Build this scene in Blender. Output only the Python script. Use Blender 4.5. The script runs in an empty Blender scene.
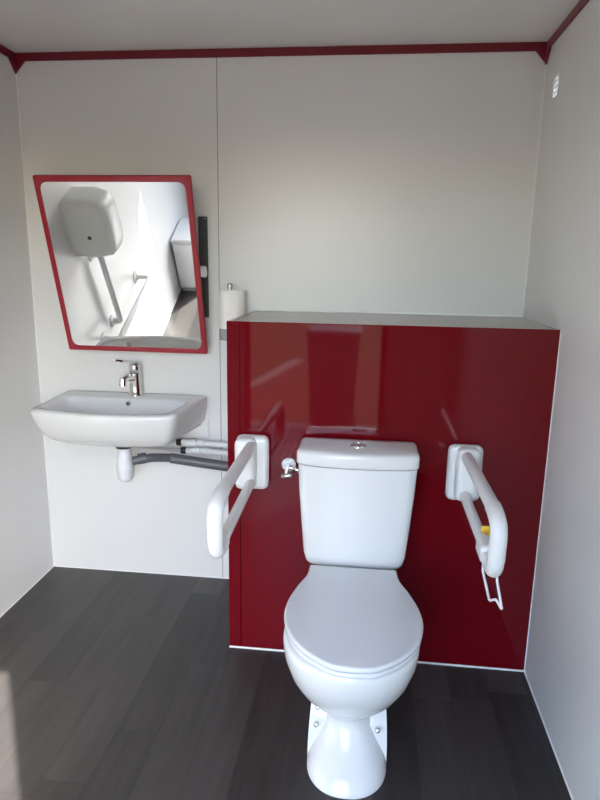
import bpy, bmesh, math, random
from mathutils import Vector, Matrix
random.seed(7)
C = bpy.context.scene.collection
PI = math.pi

# ------------------------------------------------------------------ dimensions (metres)
W, H = 1.990, 2.156
YF = -2.57                    # inner face of the front wall (behind the camera)
BD, BL, BH = 0.491, 0.938, 1.195   # red boxing: depth, left edge, height
TX = 1.386                    # toilet centre line

# ------------------------------------------------------------------ materials
def nodes(name):
    m = bpy.data.materials.new(name); m.use_nodes = True
    nt = m.node_tree
    return m, nt, nt.nodes['Principled BSDF']

def setp(b, col, rough, metal=0.0, spec=0.5, coat=0.0):
    b.inputs['Base Color'].default_value = (*col, 1)
    b.inputs['Roughness'].default_value = rough
    b.inputs['Metallic'].default_value = metal
    b.inputs['Specular IOR Level'].default_value = spec
    b.inputs['Coat Weight'].default_value = coat

def mat(name, col, rough=0.5, metal=0.0, spec=0.5, coat=0.0, var=0.0, scale=8.0, bump=0.0, bscale=60.0):
    m, nt, b = nodes(name); setp(b, col, rough, metal, spec, coat)
    tc = nt.nodes.new('ShaderNodeTexCoord')
    if var > 0:
        n = nt.nodes.new('ShaderNodeTexNoise'); n.inputs['Scale'].default_value = scale; n.inputs['Detail'].default_value = 4
        nt.links.new(tc.outputs['Object'], n.inputs['Vector'])
        mx = nt.nodes.new('ShaderNodeMix'); mx.data_type = 'RGBA'
        mx.inputs[6].default_value = (*[max(0, c*(1-var)) for c in col], 1)
        mx.inputs[7].default_value = (*[min(1, c*(1+var)) for c in col], 1)
        nt.links.new(n.outputs['Fac'], mx.inputs[0])
        nt.links.new(mx.outputs[2], b.inputs['Base Color'])
    if bump > 0:
        n = nt.nodes.new('ShaderNodeTexNoise'); n.inputs['Scale'].default_value = bscale; n.inputs['Detail'].default_value = 3
        nt.links.new(tc.outputs['Object'], n.inputs['Vector'])
        bp = nt.nodes.new('ShaderNodeBump'); bp.inputs['Strength'].default_value = bump; bp.inputs['Distance'].default_value = 0.002
        nt.links.new(n.outputs['Fac'], bp.inputs['Height']); nt.links.new(bp.outputs['Normal'], b.inputs['Normal'])
    return m

M_wall = mat('white_wall_laminate', (0.74, 0.735, 0.72), 0.33, spec=0.45, var=0.012, scale=3, bump=0.06, bscale=3)
M_ceil = mat('ceiling_laminate', (0.72, 0.71, 0.69), 0.45, spec=0.3, var=0.012, scale=3)
M_seal = mat('white_sealant', (0.86, 0.86, 0.84), 0.5, var=0.03, scale=40)
M_seam = mat('seam_grey', (0.30, 0.30, 0.30), 0.5)
M_red = mat('red_laminate', (0.128, 0.0018, 0.0055), 0.045, spec=0.28, var=0.03, scale=4, bump=0.012, bscale=2.5)
M_redtrim = mat('red_trim_paint', (0.17, 0.006, 0.017), 0.4, var=0.05, scale=20)
M_redframe = mat('red_frame_plastic', (0.30, 0.010, 0.022), 0.35, var=0.04, scale=20)
M_top = mat('pale_grey_laminate', (0.40, 0.365, 0.34), 0.25, var=0.02, scale=5)
M_cer = mat('white_ceramic', (0.70, 0.70, 0.69), 0.09, spec=0.5, coat=0.0, var=0.008, scale=5)
M_seat = mat('white_seat_plastic', (0.67, 0.68, 0.69), 0.24, var=0.008, scale=6)
M_rail = mat('white_rail_plastic', (0.76, 0.76, 0.75), 0.28, var=0.01, scale=12)
M_chrome = mat('chrome', (0.78, 0.78, 0.78), 0.08, metal=1.0, var=0.02, scale=30)
M_steel = mat('brushed_steel', (0.55, 0.55, 0.55), 0.3, metal=1.0, var=0.05, scale=30)
M_dark = mat('dark_grey_plastic', (0.055, 0.062, 0.064), 0.45, var=0.05, scale=20)
M_black = mat('black_rubber', (0.012, 0.012, 0.012), 0.5, var=0.05, scale=20)
M_pipe = mat('grey_waste_pipe', (0.10, 0.105, 0.11), 0.4, var=0.05, scale=20)
M_pvc = mat('white_pvc', (0.74, 0.75, 0.76), 0.35, var=0.02, scale=20)
M_mid = mat('mid_grey_plastic', (0.33, 0.34, 0.34), 0.4, var=0.05, scale=20)
M_paper = mat('white_tissue_paper', (0.84, 0.82, 0.78), 0.95, spec=0.1, var=0.03, scale=60, bump=0.5, bscale=150)
M_yellow = mat('yellow_plastic', (0.72, 0.42, 0.02), 0.4, var=0.05, scale=30)
M_disp = mat('dispenser_plastic', (0.80, 0.81, 0.78), 0.25, var=0.02, scale=10)
M_mirror = mat('mirror_silver', (0.90, 0.92, 0.91), 0.005, metal=1.0)
M_ground = mat('brown_earth', (0.15, 0.078, 0.045), 0.95, spec=0.1, var=0.25, scale=1.5, bump=0.6, bscale=20)
M_field = mat('dry_grass_ground', (0.10, 0.085, 0.04), 0.95, spec=0.1, var=0.3, scale=2, bump=0.6, bscale=30)
M_galv = mat('galvanised_metal', (0.40, 0.40, 0.40), 0.45, metal=0.6, var=0.08, scale=20)
M_gel = mat('glass_grey', (0.1, 0.1, 0.1), 0.2)

def floor_material():
    m, nt, b = nodes('dark_oak_vinyl_planks'); L = nt.links
    tc = nt.nodes.new('ShaderNodeTexCoord'); sp = nt.nodes.new('ShaderNodeSeparateXYZ'); L.new(tc.outputs['Object'], sp.inputs[0])
    def mth(op, a, bb=None):
        n = nt.nodes.new('ShaderNodeMath'); n.operation = op
        for i, v in enumerate((a, bb)):
            if v is None: continue
            if hasattr(v, 'is_linked'): L.new(v, n.inputs[i])
            else: n.inputs[i].default_value = v
        return n.outputs[0]
    wx = mth('DIVIDE', mth('ADD', sp.outputs['X'], 10.03), 0.128)
    ix = mth('FLOOR', wx); fx = mth('FRACT', wx)
    wn1 = nt.nodes.new('ShaderNodeTexWhiteNoise'); wn1.noise_dimensions = '1D'; L.new(ix, wn1.inputs['W'])
    wy = mth('ADD', mth('DIVIDE', sp.outputs['Y'], 0.80), mth('MULTIPLY', wn1.outputs['Value'], 7.3))
    iy = mth('FLOOR', wy); fy = mth('FRACT', wy)
    cb = nt.nodes.new('ShaderNodeCombineXYZ'); L.new(ix, cb.inputs[0]); L.new(iy, cb.inputs[1])
    wn2 = nt.nodes.new('ShaderNodeTexWhiteNoise'); wn2.noise_dimensions = '2D'; L.new(cb.outputs[0], wn2.inputs['Vector'])
    # long grain along the boards, shifted from board to board
    cg = nt.nodes.new('ShaderNodeCombineXYZ')
    L.new(mth('MULTIPLY', sp.outputs['X'], 42.0), cg.inputs[0])
    L.new(mth('ADD', mth('MULTIPLY', sp.outputs['Y'], 3.0), mth('MULTIPLY', wn2.outputs['Value'], 40.0)), cg.inputs[1])
    g = nt.nodes.new('ShaderNodeTexNoise'); g.inputs['Scale'].default_value = 1.0; g.inputs['Detail'].default_value = 6; L.new(cg.outputs[0], g.inputs['Vector'])
    cg2 = nt.nodes.new('ShaderNodeCombineXYZ')
    L.new(mth('MULTIPLY', sp.outputs['X'], 9.0), cg2.inputs[0])
    L.new(mth('ADD', mth('MULTIPLY', sp.outputs['Y'], 1.6), mth('MULTIPLY', wn2.outputs['Value'], 90.0)), cg2.inputs[1])
    g2 = nt.nodes.new('ShaderNodeTexNoise'); g2.inputs['Scale'].default_value = 1.0; g2.inputs['Detail'].default_value = 3; L.new(cg2.outputs[0], g2.inputs['Vector'])
    v = mth('ADD', mth('MULTIPLY', wn2.outputs['Value'], 0.50), mth('ADD', mth('MULTIPLY', g.outputs['Fac'], 0.62), mth('MULTIPLY', g2.outputs['Fac'], 0.58)))
    rp = nt.nodes.new('ShaderNodeValToRGB'); L.new(mth('MULTIPLY', v, 0.65), rp.inputs[0])
    e = rp.color_ramp.elements
    e[0].position = 0.25; e[0].color = (0.016, 0.0142, 0.0135, 1)
    e[1].position = 0.85; e[1].color = (0.072, 0.065, 0.061, 1)
    # joints between boards
    jx = mth('LESS_THAN', mth('ABSOLUTE', mth('SUBTRACT', fx, 0.5)), 0.491)
    jy = mth('LESS_THAN', mth('ABSOLUTE', mth('SUBTRACT', fy, 0.5)), 0.4985)
    j = mth('ADD', mth('MULTIPLY', mth('MULTIPLY', jx, jy), 0.35), 0.65)
    mx = nt.nodes.new('ShaderNodeMix'); mx.data_type = 'RGBA'; mx.blend_type = 'MULTIPLY'; mx.inputs[0].default_value = 1
    L.new(rp.outputs[0], mx.inputs[6]); L.new(j, mx.inputs[7])
    L.new(mx.outputs[2], b.inputs['Base Color'])
    b.inputs['Roughness'].default_value = 0.42
    b.inputs['Specular IOR Level'].default_value = 0.45
    bp = nt.nodes.new('ShaderNodeBump'); bp.inputs['Strength'].default_value = 0.25; bp.inputs['Distance'].default_value = 0.001
    L.new(g.outputs['Fac'], bp.inputs['Height']); L.new(bp.outputs['Normal'], b.inputs['Normal'])
    return m
M_floor = floor_material()

# ------------------------------------------------------------------ mesh helpers
ORI = {}
def obj(name, bm, m, parent=None, origin=None, smooth=35):
    """link a bmesh (world coordinates) as ONE mesh object"""
    bmesh.ops.recalc_face_normals(bm, faces=bm.faces[:])
    if parent is not None: o0 = ORI[parent.name]
    elif origin is not None: o0 = Vector(origin)
    else:
        xs = [v.co for v in bm.verts]
        o0 = Vector(((min(c.x for c in xs)+max(c.x for c in xs))/2, (min(c.y for c in xs)+max(c.y for c in xs))/2, min(c.z for c in xs)))
    for v in bm.verts: v.co -= o0
    me = bpy.data.meshes.new(name); bm.to_mesh(me); bm.free()
    me.materials.append(m)
    if smooth:
        for p in me.polygons: p.use_smooth = True
        me.set_sharp_from_angle(angle=math.radians(smooth))
    o = bpy.data.objects.new(name, me); C.objects.link(o)
    if smooth == 50 and len(me.polygons) < 400:
        wn = o.modifiers.new('weighted_normals', 'WEIGHTED_NORMAL'); wn.keep_sharp = True
    if parent is not None: o.parent = parent
    else: o.location = o0
    ORI[o.name] = o0
    return o

def tag(o, label, cat, group=None):
    o['label'] = label; o['category'] = cat
    if group: o['group'] = group
    return o

def thing(name, loc, label, cat, group=None):
    o = bpy.data.objects.new(name, None); C.objects.link(o); o.location = loc
    o.empty_display_size = 0.05
    ORI[o.name] = Vector(loc)
    return tag(o, label, cat, group)

def struct(name, bm, m, smooth=0):
    o = obj(name, bm, m, smooth=smooth); o['kind'] = 'structure'; return o

def BM(): return bmesh.new()

def box(bm, x0, x1, y0, y1, z0, z1, bev=0.0, seg=3):
    vs = [bm.verts.new((x, y, z)) for x in (x0, x1) for y in (y0, y1) for z in (z0, z1)]
    q = [(0,1,3,2),(4,6,7,5),(0,4,5,1),(2,3,7,6),(0,2,6,4),(1,5,7,3)]
    fs = [bm.faces.new([vs[i] for i in f]) for f in q]
    if bev > 0:
        es = list({e for f in fs for e in f.edges})
        bmesh.ops.bevel(bm, geom=es, offset=bev, offset_type='OFFSET', segments=seg, profile=0.5, affect='EDGES', clamp_overlap=True)
    return bm

def loft(bm, rings, cap0=True, cap1=True, closed=True):
    rv = [[bm.verts.new(p) for p in r] for r in rings]
    n = len(rv[0])
    for a, b in zip(rv, rv[1:]):
        for i in range(n if closed else n-1):
            j = (i+1) % n
            bm.faces.new((a[i], a[j], b[j], b[i]))
    if cap0: bm.faces.new(rv[0][::-1])
    if cap1: bm.faces.new(rv[-1])
    return bm

def fillet(pts, r, seg=6):
    """round the corners of a polyline"""
    pts = [Vector(p) for p in pts]; out = [pts[0]]
    for i in range(1, len(pts)-1):
        p, a, b = pts[i], pts[i-1], pts[i+1]
        rr = r[i] if isinstance(r, (list, tuple)) else r
        da, db = (a-p), (b-p)
        k = min(rr, da.length*0.49, db.length*0.49)
        s, e = p+da.normalized()*k, p+db.normalized()*k
        for t in range(seg+1):
            u = t/seg
            out.append(s*(1-u)**2 + p*2*u*(1-u) + e*u*u)
    out.append(pts[-1]); return out

def tube(bm, pts, r, n=14, cap=True, round_end=False):
    pts = [Vector(p) for p in pts]
    rs = r if isinstance(r, (list, tuple)) else [r]*len(pts)
    t0 = (pts[1]-pts[0]).normalized()
    up = Vector((0,0,1)) if abs(t0.z) < 0.9 else Vector((1,0,0))
    nx = t0.cross(up).normalized(); rings = []
    prev = t0
    for i, p in enumerate(pts):
        t = ((pts[i+1]-p).normalized() if i == 0 else (p-pts[i-1]).normalized() if i == len(pts)-1 else ((pts[i+1]-p).normalized()+(p-pts[i-1]).normalized()).normalized())
        q = prev.rotation_difference(t); nx = q @ nx; nx = (nx - t*nx.dot(t)).normalized(); prev = t
        ny = t.cross(nx)
        rings.append([p+(nx*math.cos(2*PI*k/n)+ny*math.sin(2*PI*k/n))*rs[i] for k in range(n)])
    if round_end:
        for end in (0, 1):
            p = pts[0] if end == 0 else pts[-1]
            t = (pts[0]-pts[1]).normalized() if end == 0 else (pts[-1]-pts[-2]).normalized()
            base = rings[0] if end == 0 else rings[-1]
            rr = rs[0] if end == 0 else rs[-1]
            ex = []
            for a in (30, 60, 80):
                ca, sa = math.cos(math.radians(a)), math.sin(math.radians(a))
                ex.append([p+(v-p)*ca+t*rr*sa for v in base])
            if end == 0: rings = ex[::-1]+rings
            else: rings = rings+ex
    loft(bm, rings, cap, cap)
    return bm

def lathe(bm, prof, center, axis='Z', n=28):
    """prof: (radius, offset along the axis)"""
    cx, cy, cz = center; rings = []
    for r, a in prof:
        ring = []
        for k in range(n):
            c, s = r*math.cos(2*PI*k/n), r*math.sin(2*PI*k/n)
            ring.append({'Z': (cx+c, cy+s, cz+a), 'Y': (cx+c, cy+a, cz+s), 'X': (cx+a, cy+c, cz+s)}[axis])
        rings.append(ring)
    return loft(bm, rings)

def round_poly(pts, r, seg=8):
    """closed 2D outline with rounded corners"""
    n = len(pts); out = []
    for i in range(n):
        p = Vector(pts[i]); a = Vector(pts[i-1]); b = Vector(pts[(i+1) % n])
        rr = r[i] if isinstance(r, (list, tuple)) else r
        da, db = a-p, b-p
        k = min(rr, da.length*0.49, db.length*0.49)
        s, e = p+da.normalized()*k, p+db.normalized()*k
        for t in range(seg+1):
            u = t/seg
            out.append(s*(1-u)**2 + p*2*u*(1-u) + e*u*u)
    return out

def polar(poly, c, n=72):
    """resample a star-shaped outline at n even angles about c"""
    c = Vector(c); out = []; m = len(poly)
    for k in range(n):
        a = 2*PI*k/n + 0.001; d = Vector((math.cos(a), math.sin(a))); best = None
        for i in range(m):
            p, q = Vector(poly[i])-c, Vector(poly[(i+1) % m])-c
            e = q-p; den = d.x*e.y-d.y*e.x
            if abs(den) < 1e-12: continue
            t = (p.x*e.y-p.y*e.x)/den; s = (p.x*d.y-p.y*d.x)/den
            if t > 0 and -1e-6 <= s <= 1+1e-6 and (best is None or t > best): best = t
        out.append(c+d*(best or 0))
    return out

def catmull(pts, seg=8, closed=True):
    P = [Vector(p) for p in pts]; n = len(P); out = []
    for i in range(n if closed else n-1):
        p0, p1, p2, p3 = (P[(i-1) % n], P[i], P[(i+1) % n], P[(i+2) % n]) if closed else (P[max(i-1,0)], P[i], P[i+1], P[min(i+2,n-1)])
        for s in range(seg):
            t = s/seg
            out.append(0.5*((2*p1)+(-p0+p2)*t+(2*p0-5*p1+4*p2-p3)*t*t+(-p0+3*p1-3*p2+p3)*t**3))
    if not closed: out.append(P[-1])
    return out

def slab(bm, outline, z0, z1, r, steps=4, dome=0.0, bottom_round=True):
    """horizontal plate with rounded rims; outline = list of 2D points"""
    n = len(outline); c = sum((Vector(p) for p in outline), Vector((0,0)))/n
    nrm = []
    for i in range(n):
        t = (Vector(outline[(i+1) % n])-Vector(outline[i-1])).normalized()
        nn = Vector((t.y, -t.x))
        if nn.dot(Vector(outline[i])-c) < 0: nn = -nn
        nrm.append(nn)
    def ring(off, z): return [((Vector(p)-q*off).x, (Vector(p)-q*off).y, z) for p, q in zip(outline, nrm)]
    rings = []
    if bottom_round:
        for k in range(steps): a = PI/2*k/steps; rings.append(ring(r*(1-math.sin(a)), z0+r*(1-math.cos(a))))
    else: rings.append(ring(0, z0))
    for k in range(steps+1): a = PI/2*k/steps; rings.append(ring(r*(1-math.cos(a)), z1-r+r*math.sin(a)))
    if dome:
        for s in (0.75, 0.5, 0.25):
            rings.append([(c.x+(p[0]-c.x)*s, c.y+(p[1]-c.y)*s, z1+dome*(1-s*s)) for p in rings[2*steps if bottom_round else steps+1]])
    return loft(bm, rings)

# ------------------------------------------------------------------ the room
T = 0.06
bm = box(BM(), -T, W+T, YF-T, T, -0.05, 0); struct('floor', bm, M_floor)
bm = box(BM(), -T, W+T, YF-T, T, H, H+0.05); struct('ceiling', bm, M_ceil)
bm = box(BM(), -T, W+T, 0, T, 0, H); struct('wall_back', bm, M_wall)
bm = box(BM(), -T, 0, YF-T, 0, 0, H); struct('wall_left', bm, M_wall)
VY0, VY1, VZ0, VZ1 = -0.192, -0.140, 1.938, 2.006     # vent opening
bm = BM(); box(bm, W, W+T, YF-T, VY0, 0, H); box(bm, W, W+T, VY1, 0, 0, H); box(bm, W, W+T, VY0, VY1, 0, VZ0); box(bm, W, W+T, VY0, VY1, VZ1, H)
struct('wall_right', bm, M_wall)
DX0, DX1, DZ = 0.610, 1.490, 1.90
TF = 0.035
bm = BM(); box(bm, 0, DX0, YF-TF, YF, 0, H); box(bm, DX1, W, YF-TF, YF, 0, H); box(bm, DX0, DX1, YF-TF, YF, DZ, H)
struct('wall_front', bm, M_wall)
bm = BM()
box(bm, DX0-0.03, DX0+0.004, YF-TF-0.006, YF+0.008, 0, DZ+0.03); box(bm, DX1-0.004, DX1+0.03, YF-TF-0.006, YF+0.008, 0, DZ+0.03); box(bm, DX0+0.004, DX1-0.004, YF-TF-0.006, YF+0.008, DZ-0.004, DZ+0.03)
struct('trim_9', bm, M_redtrim)

# flat red trim strips under the ceiling, with triangular gussets in the corners
def gusset(bm, x, y, sx, along):
    t_ = 0.007; z0, z1 = H-0.074, H-0.028; L = 0.042
    if along == 'X': a = [(x, y-t_, z0), (x+sx*L, y-t_, z1), (x, y-t_, z1)]; b = [(p[0], y, p[2]) for p in a]
    else: a = [(x+sx*t_, y, z0), (x+sx*t_, y-L, z1), (x+sx*t_, y, z1)]; b = [(x, p[1], p[2]) for p in a]
    loft(bm, [a, b])
bm = box(BM(), 0, W, -0.007, 0, H-0.029, H, 0.001, 1); gusset(bm, 0.0, 0, 1, 'X'); gusset(bm, W, 0, -1, 'X'); struct('trim_1', bm, M_redtrim)
bm = box(BM(), 0, 0.007, YF, -0.007, H-0.029, H, 0.001, 1); gusset(bm, 0, -0.007, 1, 'Y'); struct('trim_2', bm, M_redtrim)
bm = box(BM(), W-0.007, W, YF, -0.007, H-0.029, H, 0.001, 1); gusset(bm, W, -0.007, -1, 'Y'); struct('trim_3', bm, M_redtrim)

# panel joint in the back wall, sealant beads
bm = box(BM(), 0.7945, 0.7975, -0.0012, 0.002, 0, H-0.028); struct('trim_4', bm, M_seam)
def bead(name, a, b, r=0.0035):
    struct(name, tube(BM(), [a, b], r, n=8), M_seal, smooth=60)
bead('trim_5', (0.001,-0.001,0.0), (0.001,-0.001,H-0.05), 0.003)
bead('trim_6', (W-0.001,-0.001,BH), (W-0.001,-0.001,H-0.05), 0.003)
bead('baseboard_left', (0.001,YF,0.001), (0.001,0,0.001), 0.0028)
bead('baseboard_back', (0,-0.001,0.001), (BL,-0.001,0.001), 0.0028)
bead('baseboard_right', (W-0.001,YF,0.001), (W-0.001,-BD,0.001), 0.0028)
bead('trim_7', (W-0.001,-BD-0.001,0.0), (W-0.0003,-BD-0.0005,BH), 0.0016)
bead('trim_8', (BL,-0.001,BH+0.001), (W,-0.001,BH+0.001), 0.004)
bead('trim_10', (BL,-BD-0.001,0.002), (W,-BD-0.001,0.001), 0.004)

# outside: earth ground, dry field, metal entry platform
bm = box(BM(), -14, 14, -9, YF-T-1.25, -0.45, -0.25); struct('ground', bm, M_ground)
bm = box(BM(), -300, 300, -600, -9, -0.47, -0.27); struct('field', bm, M_field)
bm = BM(); loft(bm, [[(-0.17,-5.98,z),(-0.30,-5.98,z),(0.12,-8.98,z),(0.33,-8.98,z)] for z in (-0.30,-0.235)]); struct('kerb', bm, mat('concrete_kerb', (0.26,0.24,0.22), 0.9, var=0.1, scale=10))
bm = BM(); loft(bm, [[(-0.17,-5.0,z),(-6,-5.0,z),(-6,-8.98,z),(0.12,-8.98,z)] for z in (-0.30,-0.24)]); struct('grass_verge', bm, M_field)
bm = BM()
box(bm, 0.35, 1.7, -3.85, -3.80, -0.09, -0.03); box(bm, 0.35, 1.7, YF-T-0.06, YF-T-0.01, -0.09, -0.03)
for k in range(28):
    x = 0.35+k*0.05; box(bm, x-0.004, x+0.004, -3.80, YF-T-0.06, -0.06, -0.03)
for k in range(24):
    y = -3.76+k*0.048; box(bm, 0.35, 1.7, y-0.004, y+0.004, -0.05, -0.035)
o = struct('entry_platform', bm, M_galv)
bm = box(BM(), -2, 4, -3.9, YF-T, -0.45, -0.28); o = struct('ground_under_platform', bm, M_ground)

# ------------------------------------------------------------------ red boxing behind the toilet
t = thing('cistern_boxing', ((BL+W)/2, -BD/2, 0), 'waist-high glossy dark red boxing with pale grey top behind the toilet', 'boxing')
F = 0.018
bm = box(BM(), BL+0.044, W-0.0005, -BD, -BD+F, 0.0, BH, 0.0015, 2); obj('front_panel', bm, M_red, t, smooth=0)
bm = box(BM(), BL, BL+0.0425, -BD, -BD+F, 0.0, BH, 0.0015, 2); obj('corner_post', bm, M_red, t, smooth=0)
bm = box(BM(), BL, BL+0.016, -BD+F, -0.001, 0.0, BH-0.001, 0.001, 1); obj('side_panel', bm, M_red, t, smooth=0)
bm = box(BM(), BL+0.020, W-0.002, -BD+F+0.001, -0.001, BH-0.020, BH-0.001, 0.001, 1); p = obj('top_panel', bm, M_top, t, smooth=0); p['label'] = 'pale grey top of the boxing'

# ------------------------------------------------------------------ toilet
t = thing('toilet', (TX, -0.82, 0), 'white close-coupled toilet with closed lid standing before red boxing', 'toilet')
def lid_outline(y_front, y_back, hw, neck, n=96, wy=None):
    wy = wy if wy is not None else y_back-(y_back-y_front)*0.60
    L = y_back-y_front
    half = [(0, y_front), (0.30*hw, y_front+0.008*L/0.5), (0.62*hw, y_front+0.052*L/0.5), (0.88*hw, y_front+0.118*L/0.5), (hw, y_front+0.205*L/0.5),
            (0.985*hw, y_front+0.285*L/0.5), (0.875*hw, y_front+0.370*L/0.5), (neck+0.006, y_front+0.435*L/0.5), (neck, y_back)]
    pts = [Vector(p) for p in half]; TXL = lambda p: TX+0.004-0.028*(p.y+1.0)
    right = catmull(pts, 8, closed=False)
    out = [Vector((TXL(p)+p.x, p.y)) for p in right] + [Vector((TXL(p)-p.x, p.y)) for p in right[::-1][:-1]]
    return out
def bowl_ring(z, yf, yb, hw, hb, pw=2.2, n=80):
    """egg outline: round front at yf, sides hw, narrower back hb at yb"""
    yc = yf+hw*1.12
    yc = min(yc, yb-0.02)
    out = []
    for k in range(n):
        a = 2*PI*k/n
        c, s = math.cos(a), math.sin(a)
        sg = lambda v, e: math.copysign(abs(v)**e, v)
        if s <= 0:
            out.append((TX+hw*sg(c, 2/pw), yc+(yc-yf)*sg(s, 2/pw), z))
        else:
            v = abs(s)**0.55; y = yc+(yb-yc)*v
            w = hw+(hb-hw)*(3*v*v-2*v**3)
            e = 1 if abs(c) > 0.30 else abs(c)/0.30
            out.append((TX+math.copysign(w*e, c), y, z))
    return out
YB = -BD-0.006
bm = BM()
prof = [(0.000,-1.100,0.112,0.110),(0.012,-1.098,0.1115,0.110),(0.035,-1.068,0.104,0.104),(0.07,-1.020,0.086,0.092),(0.105,-0.988,0.070,0.082),(0.130,-0.980,0.067,0.080),
        (0.150,-0.991,0.076,0.083),(0.175,-1.018,0.094,0.088),(0.21,-1.056,0.117,0.096),(0.26,-1.105,0.145,0.105),(0.31,-1.141,0.166,0.113),(0.36,-1.160,0.181,0.118),(0.395,-1.166,0.1835,0.120),(0.408,-1.164,0.182,0.120),(0.414,-1.156,0.175,0.116)]
loft(bm, [bowl_ring(z, yf, YB, hw, hb) for z, yf, hw, hb in prof])
bowl = obj('bowl', bm, M_cer, t, smooth=50)
# foot flange at the back of the pedestal
bm = BM()
fl = lambda s, z, yf: [(TX+x*s, y, z) for x, y in [(-0.112,yf),(0.112,yf),(0.114,-0.75),(0.112,YB),(-0.112,YB),(-0.114,-0.75)]]
loft(bm, [fl(1.0, 0.0, -0.975), fl(1.0, 0.05, -0.965), fl(0.985, 0.10, -0.950), fl(0.955, 0.150, -0.930), fl(0.88, 0.168, -0.895), fl(0.6, 0.176, -0.83)])
obj('foot_flange', bm, M_cer, t, smooth=50)
for x, y, z in [(TX-0.087,-0.922,0.143), (TX-0.089,-0.943,0.103), (TX+0.084,-0.943,0.103)]:
    bm = lathe(BM(), [(0.0085,-0.012),(0.0085,-0.003),(0.0062,0.001),(0.003,0.003)], (x, y-0.02, z), 'Z', 14)
    bmesh.ops.rotate(bm, verts=bm.verts[:], cent=(x, y-0.02, z), matrix=Matrix.Rotation(math.radians(62), 3, 'X'))
    obj('floor_bolt', bm, M_chrome, t)
# seat ring and lid
so = lid_outline(-1.176, -0.685, 0.184, 0.135)
bm = slab(BM(), so, 0.416, 0.431, 0.006); obj('seat', bm, M_seat, t, smooth=40)
lo = lid_outline(-1.180, -0.676, 0.187, 0.136)
bm = slab(BM(), lo, 0.4325, 0.450, 0.008); obj('lid', bm, M_seat, t, smooth=40)
for s in (-1, 1):
    bm = lathe(BM(), [(0.011,-0.03),(0.012,-0.028),(0.012,0.028),(0.011,0.03)], (TX+s*0.075,-0.679,0.4265), 'X', 16)
    obj('hinge', bm, M_chrome, t)
# cistern
TXC = TX-0.004
def cist(hw, yf, bow, r=0.028, yb=YB):
    pts = [(TXC-hw, yb), (TXC+hw, yb), (TXC+hw, yf)]
    for k in range(1, 8):
        u = k/8; pts.append((TXC+hw-2*hw*u, yf-bow*4*u*(1-u)))
    pts.append((TXC-hw, yf))
    return polar(round_poly(pts, [0.004, 0.004, r]+[0.006]*7+[r], 6), (TXC, (yf+yb)/2), 96)
def R(o2, z): return [(p.x, p.y, z) for p in o2]
CY = -0.640
bm = BM()
loft(bm, [R(cist(0.128, CY+0.045, 0.010), 0.414), R(cist(0.147, CY+0.016, 0.018), 0.423), R(cist(0.157, CY+0.004, 0.022), 0.440), R(cist(0.1635, CY, 0.022), 0.466),
          R(cist(0.172, CY-0.001, 0.022), 0.56), R(cist(0.182, CY-0.002, 0.022), 0.68), R(cist(0.186, CY-0.002, 0.022), 0.766)])
cs = obj('cistern', bm, M_cer, t, smooth=51)
bm = BM()
loft(bm, [R(cist(0.184, CY+0.002, 0.021), 0.7685), R(cist(0.189, CY-0.006, 0.022), 0.770), R(cist(0.1905, CY-0.008, 0.022), 0.774), R(cist(0.1905, CY-0.008, 0.022), 0.802), R(cist(0.189, CY-0.006, 0.022), 0.809),
          R(cist(0.185, CY-0.001, 0.021, yb=YB-0.001), 0.814), R(cist(0.178, CY+0.010, 0.019, yb=YB-0.004), 0.8175), R(cist(0.13, CY+0.035, 0.012, yb=YB-0.03), 0.821), R(cist(0.05, CY+0.055, 0.002, yb=YB-0.06), 0.823)])
cl = obj('cistern_lid', bm, M_cer, t, smooth=51)
bm = lathe(BM(), [(0.024,-0.006),(0.024,0.002),(0.022,0.0045),(0.0175,0.0045),(0.0165,0.002),(0.0165,0.0005)], (TX-0.004,-0.590,0.8225), 'Z', 32)
fb = obj('button_ring', bm, M_chrome, t); fb['label'] = 'chrome flush button ring'
bm = lathe(BM(), [(0.015,-0.004),(0.015,0.003),(0.0135,0.0045),(0.006,0.005)], (TX-0.004,-0.590,0.8225), 'Z', 28)
obj('flush_button', bm, M_steel, fb)

# ------------------------------------------------------------------ water valve beside the cistern
t = thing('isolating_valve', (1.150,-BD,0.700), 'small chrome water valve on the red boxing left of the cistern', 'valve')
bm = lathe(BM(), [(0.024,-0.001),(0.024,-0.006),(0.020,-0.010),(0.012,-0.012)], (1.150,-BD,0.716), 'Y', 24); obj('escutcheon', bm, M_pvc, t)
bm = BM(); tube(bm, [(1.150,-BD-0.008,0.716), (1.150,-BD-0.045,0.716)], 0.008); tube(bm, [(1.150,-BD-0.030,0.716),(1.192,-BD-0.034,0.706)], 0.007)
lathe(bm, [(0.011,-0.005),(0.011,0.006)], (1.172,-BD-0.032,0.711), 'X', 6); obj('valve_body', bm, M_chrome, t)
bm = BM(); tube(bm, [(1.150,-BD-0.040,0.720),(1.147,-BD-0.046,0.698)], 0.007); tube(bm, [(1.138,-BD-0.050,0.690),(1.160,-BD-0.050,0.694)], 0.009, round_end=True); obj('handle', bm, M_steel, t)
bm = tube(BM(), fillet([(1.186,-BD-0.033,0.707),(1.196,-BD-0.036,0.706),(1.215,-BD-0.045,0.700)], 0.01), 0.008); obj('inlet_hose', bm, M_steel, t)

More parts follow.
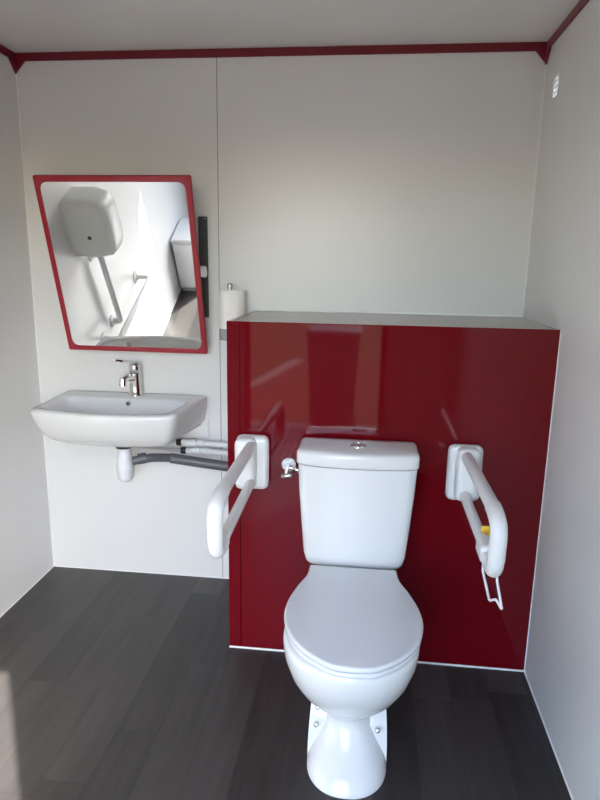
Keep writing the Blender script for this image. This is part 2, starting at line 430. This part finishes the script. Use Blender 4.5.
# ------------------------------------------------------------------ drop-down grab rails
def grab_rail(name, x, yaw, label, tag_on=False):
    t = thing(name, (x, -BD, 0.735), label, 'grab rail', 'drop-down grab rails on the red boxing')
    b = x-0.003 if x < TX else x
    bx0, bx1 = (b-0.057, b+0.058)
    bm = box(BM(), bx0+0.004, bx1, -BD-0.046, -BD-0.0005, 0.632, 0.820, 0.021, 5); obj('wall_plate', bm, M_rail, t, smooth=50)
    s = 1 if x < TX else -1
    hx0, hx1 = (x-0.055, x+0.018) if s > 0 else (x-0.030, x+0.046)
    bm = box(BM(), hx0, hx1, -BD-0.078, -BD-0.004, 0.640, 0.818, 0.023, 5); obj('hinge_housing', bm, M_rail, t, smooth=50)
    def P(d, z): return (x+math.sin(yaw)*d, -BD-d, z)
    path = [P(0.050,0.792), P(0.510,0.796), P(0.575,0.778), P(0.568,0.648), P(0.470,0.660), P(0.050,0.668)]
    pts = fillet(path, [0,0.09,0.07,0.055,0.06,0], 7)
    rs = []
    for p in pts:
        rs.append(0.0185 if p.z > 0.70 else 0.0155)
    bm = tube(BM(), pts, rs, 16); rl = obj('rail', bm, M_rail, t, smooth=60)
    bm = BM()
    gp = [q for q in pts if -q.y-BD > 0.48]
    tube(bm, gp, [0.0205 if q.z > 0.69 else 0.0195 for q in gp], 16, round_end=False); obj('grip_end', bm, M_rail, t, smooth=60)
    return t
grab_rail('grab_rail', 1.030, 0.012, 'white drop-down grab rail left of the toilet, nearer the washbasin')
gr = grab_rail('grab_rail', 1.725, 0.004, 'white drop-down grab rail right of the toilet, carrying a wire roll holder')
t = thing('toilet_roll_holder', (1.735,-0.93,0.60), 'empty white wire toilet roll holder clipped under the right grab rail', 'roll holder')
bm = BM(); box(bm, 1.708, 1.754, -0.975, -0.885, 0.630, 0.684, 0.016, 3); obj('clip', bm, M_rail, t, smooth=50)
D = 0.014
bm = tube(BM(), fillet([(1.716+D,-0.905,0.640),(1.716+D,-0.910,0.585),(1.727+D,-0.970,0.532),(1.732+D,-0.980,0.541),(1.738+D,-0.988,0.548),(1.744+D,-0.995,0.541),(1.752+D,-1.005,0.528),(1.740+D,-0.980,0.590),(1.736+D,-0.960,0.640)], 0.008), 0.0034, 10)
obj('wire_loop', bm, M_rail, t, smooth=60)
bm = box(BM(), 1.726, 1.780, -0.868, -0.860, 0.655, 0.694, 0.003, 2); p = obj('clamp_tab', bm, M_yellow, t); p['label'] = 'yellow plastic tab'

# ------------------------------------------------------------------ washbasin
BX = 0.437
t = thing('washbasin', (BX, -0.2, 0.67), 'white ceramic wall-hung washbasin under the tilted mirror', 'washbasin')
def basin_outline(hwb, hwf, yf, bow, r, yb=-0.0075):
    pts = [(BX-hwb, yb), (BX+hwb, yb), (BX+hwf, yf)]
    for k in range(1, 10):
        u = k/10; pts.append((BX+hwf-2*hwf*u, yf-bow*4*u*(1-u)))
    pts.append((BX-hwf, yf))
    return polar(round_poly(pts, [0.004, 0.004, r]+[0.01]*9+[r], 8), (BX, -0.17), 120)
zr = 0.838
bm = BM()
rings = []
for z, hb, hf, yf, bow, r in [(0.676,0.06,0.05,-0.20,0.006,0.03),(0.680,0.15,0.12,-0.255,0.012,0.06),(0.690,0.232,0.185,-0.295,0.020,0.09),(0.708,0.275,0.226,-0.322,0.027,0.11),(0.735,0.295,0.252,-0.345,0.034,0.115),(0.770,0.302,0.267,-0.360,0.040,0.115),
                        (0.800,0.3045,0.2755,-0.370,0.044,0.112),(0.818,0.3055,0.279,-0.375,0.046,0.110),(0.827,0.3055,0.280,-0.376,0.046,0.110),(0.833,0.304,0.2785,-0.3745,0.046,0.108),(0.837,0.300,0.274,-0.371,0.045,0.106)]:
    rings.append(R(basin_outline(hb, hf, yf, bow, r), z))
def inner(hw, y0, y1, bow, r, z):
    pts = [(BX-hw, y0), (BX+hw, y0), (BX+hw*0.92, y1)]
    for k in range(1, 10):
        u = k/10; pts.append((BX+hw*0.92-2*hw*0.92*u, y1-bow*4*u*(1-u)))
    pts.append((BX-hw*0.92, y1))
    return R(polar(round_poly(pts, [r*0.8, r*0.8, r]+[0.01]*9+[r], 8), (BX, -0.22), 120), z)
rings.append(inner(0.288, -0.014, -0.360, 0.042, 0.085, 0.8395))
rings += [inner(0.270,-0.116,-0.348,0.040,0.09,0.8375), inner(0.263,-0.121,-0.342,0.038,0.09,0.831), inner(0.250,-0.130,-0.334,0.030,0.075,0.805), inner(0.225,-0.142,-0.312,0.026,0.075,0.765), inner(0.17,-0.158,-0.282,0.018,0.06,0.735), inner(0.08,-0.180,-0.245,0.008,0.03,0.722), inner(0.026,-0.192,-0.232,0.001,0.015,0.718)]
loft(bm, rings); basin = obj('basin', bm, M_cer, t, smooth=55)
bm = lathe(BM(), [(0.0105,0.006),(0.0105,-0.003),(0.0085,-0.005),(0.0065,-0.005),(0.006,-0.001)], (BX+0.008,-0.1275,0.817), 'Y', 22); ov = obj('overflow_ring', bm, M_chrome, t)
bm = lathe(BM(), [(0.006,0.0),(0.0055,-0.0025)], (BX+0.008,-0.1275,0.817), 'Y', 18); obj('overflow_hole', bm, M_dark, ov)
bm = lathe(BM(), [(0.032,-0.004),(0.032,0.002),(0.027,0.004),(0.02,0.004),(0.012,0.0015)], (BX,-0.212,0.720), 'Z', 26); obj('waste_flange', bm, M_chrome, t)
bm = box(BM(), 0.30, 0.745, -0.0065, -0.0005, 0.648, 0.832, 0.0015, 1); tag(obj('mounting_board', bm, M_wall), 'thin white board on the wall behind the washbasin', 'board')

# ------------------------------------------------------------------ mixer tap
TXX, TY = BX+0.014, -0.060
t = thing('mixer_tap', (TXX, TY, 0.840), 'chrome single-lever mixer tap standing on the washbasin', 'tap')
bm = BM()
loft(bm, [[(TXX+r*math.cos(a), TY+dy+r*math.sin(a), z) for a in [2*PI*k/28 for k in range(28)]] for r, dy, z in [(0.029,0,0.8395),(0.029,0,0.843),(0.0265,0,0.846),(0.0245,0,0.88),(0.0225,-0.002,0.918),(0.022,-0.002,0.930)]])
obj('body', bm, M_chrome, t, smooth=51)
bm = tube(BM(), fillet([(TXX,TY-0.008,0.912),(TXX-0.006,TY-0.070,0.924),(TXX-0.010,TY-0.108,0.914)], 0.02), 0.0135, 16); tube(bm, [(TXX-0.010,TY-0.104,0.924),(TXX-0.010,TY-0.108,0.896)], 0.015, 18); obj('spout', bm, M_chrome, t, smooth=51)
bm = lathe(BM(), [(0.0195,0.0),(0.0225,0.003),(0.0225,0.026),(0.020,0.038),(0.010,0.044)], (TXX,TY-0.002,0.931), 'Z', 28); cap = obj('lever_cap', bm, M_chrome, t, smooth=51)
bm = BM()
loft(bm, [[(TXX+dx-sx, y, z-h), (TXX+dx+sx, y, z-h), (TXX+dx+sx, y, z+h), (TXX+dx-sx, y, z+h)] for y, z, sx, h, dx in [(TY+0.010,0.9715,0.012,0.0045,0),(TY-0.03,0.980,0.0115,0.004,-0.010),(TY-0.08,0.992,0.0105,0.0035,-0.032),(TY-0.105,0.998,0.0095,0.003,-0.045)]])
obj('lever', bm, M_chrome, cap)

# ------------------------------------------------------------------ waste trap and pipes
TRX, TRY = 0.454, -0.212
t = thing('bottle_trap', (TRX, TRY, 0.50), 'white plastic bottle trap hanging under the washbasin', 'trap')
bm = lathe(BM(), [(0.014,0.516),(0.022,0.519),(0.029,0.527),(0.032,0.540),(0.033,0.562),(0.035,0.566),(0.035,0.584),(0.031,0.590),(0.0295,0.616),(0.0295,0.622),(0.0265,0.627),(0.0265,0.640),(0.024,0.643),(0.024,0.658)], (TRX,TRY,0), 'Z', 28); obj('cup', bm, M_pvc, t, smooth=40)
bm = lathe(BM(), [(0.026,0.657),(0.033,0.658),(0.034,0.672),(0.024,0.6758)], (TRX,TRY,0), 'Z', 24); p = obj('washer', bm, M_black, t); p['label'] = 'black rubber washer'
bm = tube(BM(), fillet([(TRX+0.026,TRY+0.010,0.598),(TRX+0.050,TRY+0.020,0.602),(0.55,-0.165,0.605),(0.62,-0.115,0.591)], 0.02), 0.0175, 16)
tube(bm, [(0.500,-0.188,0.603),(0.53,-0.178,0.607)], 0.022, 16); o = obj('waste_elbow', bm, M_pipe, t, smooth=51); o['label'] = 'dark grey elbow'
bm = tube(BM(), [(0.612,-0.118,0.591),(BL-0.002,-0.082,0.545)], 0.021, 18)
tag(obj('waste_pipe', bm, M_pipe), 'dark grey waste pipe running from the trap into the red boxing', 'pipe')
for k, (z, dx, lb) in enumerate([(0.642,0.0,'upper thin white water pipe with valve under the washbasin'), (0.607,0.018,'lower thin white water pipe with valve, just above dark waste pipe')]):
    y = -0.055
    t = thing('water_pipe', (0.82, y, z-0.015), lb, 'pipe', 'white supply pipes under the basin')
    bm = tube(BM(), [(0.735+dx,y,z),(BL-0.002,y,z-0.006)], 0.0115, 14); obj('pipe_run', bm, M_pvc, t)
    bm = BM(); lathe(bm, [(0.010,-0.05),(0.014,-0.048),(0.014,-0.030),(0.011,-0.028),(0.011,-0.018),(0.0165,-0.016),(0.0165,0.010),(0.012,0.012),(0.012,0.020),(0.015,0.022),(0.015,0.046),(0.0115,0.048)], (0.690+dx,y,z), 'X', 18); obj('compression_valve', bm, M_pvc, t)
    bm = lathe(BM(), [(0.010,-0.012),(0.0145,-0.010),(0.0145,0.010),(0.010,0.012)], (0.630+dx,y,z), 'X', 16); o = obj('collar', bm, M_black, t); o['label'] = 'black collar'
    bm = tube(BM(), fillet([(0.622+dx,y,z),(0.57,y-0.005,z+0.004),(0.49-k*0.02,y-0.01,z+0.010),(0.435-k*0.03,y-0.04,z+0.016)], 0.05), 0.006, 12); o = obj('flexible_hose', bm, M_steel, t); o['label'] = 'braided steel hose'

# ------------------------------------------------------------------ tilting mirror
MX0, MW, MZ, MY, MH, MT = 0.1865, 0.5780, 1.3485, -0.178, 0.678, 0.285
MC = Vector((MX0+MW/2, MY, MZ))
mrot = Matrix.Rotation(MT, 3, 'X')          # top leans into the room
t = thing('mirror', (MC.x, MC.y, MC.z), 'square tilted mirror in red frame on wall above washbasin', 'mirror')
def place(bm):
    bmesh.ops.rotate(bm, verts=bm.verts[:], cent=(0,0,0), matrix=mrot)
    bmesh.ops.translate(bm, verts=bm.verts[:], vec=MC)
    return bm
def rect(w, h, r, seg=6): return round_poly([(-w/2,-h/2),(w/2,-h/2),(w/2,h/2),(-w/2,h/2)], r, seg)
fo, fi = rect(MW, MH, 0.006), rect(MW-0.040, MH-0.042, 0.032)
fi = [Vector((p.x, p.y-0.001)) for p in fi]
bm = BM()
loft(bm, [[(p.x, y, p.y) for p in o2] for o2, y in [(fi,0.010),(fi,-0.0015),([Vector((p.x*1.006,p.y*1.006)) for p in fi],-0.003),([Vector((p.x*0.995,p.y*0.995)) for p in fo],-0.003),(fo,-0.0005),(fo,0.012)]], False, False)
obj('frame', place(bm), M_redframe, t, smooth=40)
gl = rect(MW-0.030, MH-0.030, 0.02); bm = BM(); loft(bm, [[(p.x, y, p.y) for p in gl] for y in (0.0, 0.004)]); obj('glass', place(bm), M_mirror, t, smooth=0)
bl = rect(MW-0.004, MH-0.004, 0.006); bm = BM(); loft(bm, [[(p.x, y, p.y) for p in bl] for y in (0.006, 0.016)]); obj('backing', place(bm), M_dark, t, smooth=0)
for s, xx in ((-1, MX0+0.030), (1, MX0+MW-0.030)):
    # wall plate, arm and pivot knob on each side
    bm = box(BM(), xx-0.018, xx+0.018, -0.012, -0.0005, 1.162, 1.556, 0.002, 1); pl = obj('wall_plate', bm, M_dark, t); pl['label'] = 'dark grey wall plate'
    bm = BM(); box(bm, xx-0.012, xx+0.012, MY+0.024, -0.010, MZ-0.022, MZ+0.018, 0.006, 3); o = obj('arm', bm, M_pvc, t)
    bm = BM(); tube(bm, [(xx, MY+0.045, MZ-0.004), (MX0+(MW if s > 0 else 0)+s*(0.012 if s > 0 else 0.022), MY+0.045, MZ-0.004)], [0.017, 0.021], 18); obj('pivot_knob', bm, M_pvc, t)
    bm = lathe(BM(), [(0.003,0),(0.003,-0.002)], (xx+0.010,-0.012,1.548), 'Y', 10); obj('screw', bm, M_steel, pl)

# ------------------------------------------------------------------ paper roll on a wall spindle
RX, RY = 0.863, -0.066
t = thing('roll_spindle', (RX, RY, 1.085), 'grey wall bracket with upright spindle holding the paper roll', 'roll holder')
bm = BM(); lathe(bm, [(0.050,1.082),(0.052,1.085),(0.052,1.122),(0.050,1.125)], (RX,RY,0), 'Z', 32); obj('tray', bm, M_mid, t)
bm = box(BM(), RX-0.035, RX+0.035, -0.016, -0.0005, 1.080, 1.126, 0.003, 2); obj('bracket', bm, M_mid, t)
bm = lathe(BM(), [(0.008,1.124),(0.008,1.286),(0.011,1.288),(0.011,1.297),(0.007,1.301)], (RX-0.008,RY,0), 'Z', 16); obj('spindle', bm, M_steel, t)
bm = BM(); n = 40
loft(bm, [[(RX+r*math.cos(2*PI*k/n), RY+r*math.sin(2*PI*k/n), z) for k in range(n)] for r, z in [(0.020,1.127),(0.0515,1.127),(0.053,1.130),(0.053,1.273),(0.0515,1.276),(0.020,1.276),(0.020,1.127)]], False, False)
bmesh.ops.remove_doubles(bm, verts=bm.verts[:], dist=1e-5)
tag(obj('paper_roll', bm, M_paper, smooth=40), 'white paper roll standing upright on spindle beside the red boxing', 'paper roll')

# ------------------------------------------------------------------ vent on the right wall
t = thing('wall_vent', (W, -0.165, 1.94), 'small white slatted vent high on the right wall near the corner', 'vent')
bm = BM(); y0, y1, z0, z1 = VY0, VY1, VZ0, VZ1
box(bm, W-0.004, W-0.0003, y0-0.004, y0, z0-0.004, z1+0.004); box(bm, W-0.004, W-0.0003, y1, y1+0.004, z0-0.004, z1+0.004)
box(bm, W-0.004, W-0.0003, y0, y1, z1, z1+0.004); box(bm, W-0.004, W-0.0003, y0, y1, z0-0.004, z0); obj('frame', bm, M_wall, t)
for k in range(5):
    z = z0-0.003+k*0.0165
    bm = BM()
    loft(bm, [[(W+0.014,y,z-0.004),(W-0.001,y,z+0.001),(W-0.001,y,z+0.006),(W+0.014,y,z+0.001)] for y in (y0+0.0005, y1-0.0005)]); obj('slat', bm, M_wall, t, smooth=0)

# ------------------------------------------------------------------ things the mirror shows on the left wall; added bin outside
DYC = -0.795
t = thing('paper_dispenser', (0.0,DYC,1.045), 'grey-white rounded paper dispenser on the left wall, seen in the mirror', 'dispenser')
def dsp(x, hw, z0, z1, r=0.05): return [(x, DYC+p.x, p.y) for p in polar(round_poly([(-hw,z0),(hw,z0),(hw,z1),(-hw,z1)], [r*1.6,r*1.6,r,r], 6), (0,(z0+z1)/2), 64)]
bm = BM(); loft(bm, [dsp(0.0005,0.10,1.045,1.345), dsp(0.11,0.10,1.045,1.345), dsp(0.165,0.094,1.050,1.335), dsp(0.190,0.075,1.075,1.310), dsp(0.198,0.045,1.115,1.275)]); obj('cover', bm, M_disp, t, smooth=51)
bm = lathe(BM(), [(0.009,-0.002),(0.009,0.003),(0.006,0.006)], (0.10,DYC+0.10,1.175), 'Y', 16); obj('lock', bm, M_dark, t)
def wall_rail(name, pts, ends, label):
    c = sum((Vector(p) for p in pts), Vector())/len(pts)
    t = thing(name, (0, c.y, min(p[2] for p in pts)), label, 'grab rail', 'fixed grab rails on the left wall')
    obj('bar', tube(BM(), fillet(pts, 0.03), 0.016, 16), M_rail, t, smooth=60)
    for y, z in ends: obj('flange', lathe(BM(), [(0.036,0.0005),(0.036,0.006),(0.022,0.010),(0.018,0.016)], (0,y,z), 'X', 24), M_rail, t, smooth=40)
wall_rail('wall_rail', [(0.002,-0.84,1.00),(0.050,-0.84,1.00),(0.050,-0.84,0.58),(0.002,-0.84,0.58)], [(-0.84,1.00),(-0.84,0.58)], 'white vertical grab rail on left wall below the dispenser, seen in mirror')
wall_rail('wall_rail', [(0.002,-0.69,0.575),(0.09,-0.69,0.575),(0.09,-1.27,0.575),(0.002,-1.27,0.575)], [(-0.69,0.575),(-1.27,0.575)], 'white horizontal grab rail along left wall, seen low in the mirror')
t = thing('sanitary_bin', (0.10,-2.09,0), 'white floor bin by the left wall near the doorway, seen in mirror', 'bin')
obj('body', box(BM(), 0.012, 0.185, -2.24, -1.94, 0.03, 0.40, 0.015, 3), M_pvc, t, smooth=50)
obj('bin_lid', box(BM(), 0.010, 0.190, -2.245, -1.935, 0.402, 0.43, 0.012, 3), M_pvc, t, smooth=50)
obj('base', box(BM(), 0.02, 0.175, -2.23, -1.95, 0.0, 0.03), M_mid, t)
t = thing('stand_in_bin', (1.09,-4.25,-0.25), 'added dark wheeled bin outside the doorway, stand-in for the mirrored photographer', 'bin')  # invented bin: its dark reflection in the red panel replaces the photographer's
bm = BM(); loft(bm, [[(1.09+sx*a, -4.25+sy*b, z) for sx, sy in ((-1,-1),(1,-1),(1,1),(-1,1))] for a, b, z in [(0.19,0.20,-0.20),(0.235,0.26,0.74)]]); bmesh.ops.bevel(bm, geom=bm.edges[:], offset=0.02, segments=2, affect='EDGES'); obj('body', bm, M_dark, t)
bm = box(BM(), 0.84, 1.34, -4.53, -3.97, 0.742, 0.80, 0.02, 3); obj('bin_lid', bm, M_dark, t)
for x in (0.89, 1.29): obj('wheel', lathe(BM(), [(0.02,-0.022),(0.09,-0.022),(0.098,-0.012),(0.098,0.012),(0.09,0.022),(0.02,0.022)], (x,-4.47,-0.152), 'X', 24), M_black, t)

# ------------------------------------------------------------------ light: low sun and sky through the doorway
Ld = Vector((-0.56, 0.83, -0.84)).normalized()
sd = bpy.data.lights.new('sun', 'SUN'); sd.energy = 30.0; sd.angle = math.radians(0.6); sd.color = (1.0, 0.97, 0.93)
so_ = bpy.data.objects.new('sun', sd); C.objects.link(so_); so_.rotation_euler = Ld.to_track_quat('-Z', 'Y').to_euler(); so_.location = (4,-6,6)
w = bpy.data.worlds.new('sky'); bpy.context.scene.world = w; w.use_nodes = True
nt = w.node_tree; bg = nt.nodes['Background']
sk = nt.nodes.new('ShaderNodeTexSky'); sk.sky_type = 'NISHITA'; sk.sun_disc = False; sk.sun_elevation = math.radians(42); sk.sun_rotation = math.radians(146)
sk.air_density = 1.0; sk.dust_density = 1.2
nt.links.new(sk.outputs[0], bg.inputs['Color']); bg.inputs['Strength'].default_value = 2.4

# ------------------------------------------------------------------ camera
cd = bpy.data.cameras.new('camera'); cd.sensor_fit = 'HORIZONTAL'; cd.sensor_width = 36; cd.lens = 36*616.216/600; cd.clip_start = 0.01
cam = bpy.data.objects.new('camera', cd); C.objects.link(cam)
yaw, pitch, roll = 0.108389, -0.218098, 0.016278
fwd = Vector((-math.sin(yaw)*math.cos(pitch), math.cos(yaw)*math.cos(pitch), math.sin(pitch)))
r0 = Vector((math.cos(yaw), math.sin(yaw), 0)); u0 = r0.cross(fwd)
r1 = r0*math.cos(roll)+u0*math.sin(roll); u1 = -r0*math.sin(roll)+u0*math.cos(roll)
cam.matrix_world = Matrix(((r1.x,u1.x,-fwd.x,1.39937),(r1.y,u1.y,-fwd.y,-2.47092),(r1.z,u1.z,-fwd.z,1.38199),(0,0,0,1)))
sc = bpy.context.scene; sc.camera = cam
sc.view_settings.view_transform = 'Standard'; sc.view_settings.look = 'None'; sc.view_settings.gamma = 1; sc.view_settings.use_curve_mapping = False
sc.view_settings.exposure = -0.24
sc.cycles.max_bounces = 12; sc.cycles.diffuse_bounces = 8
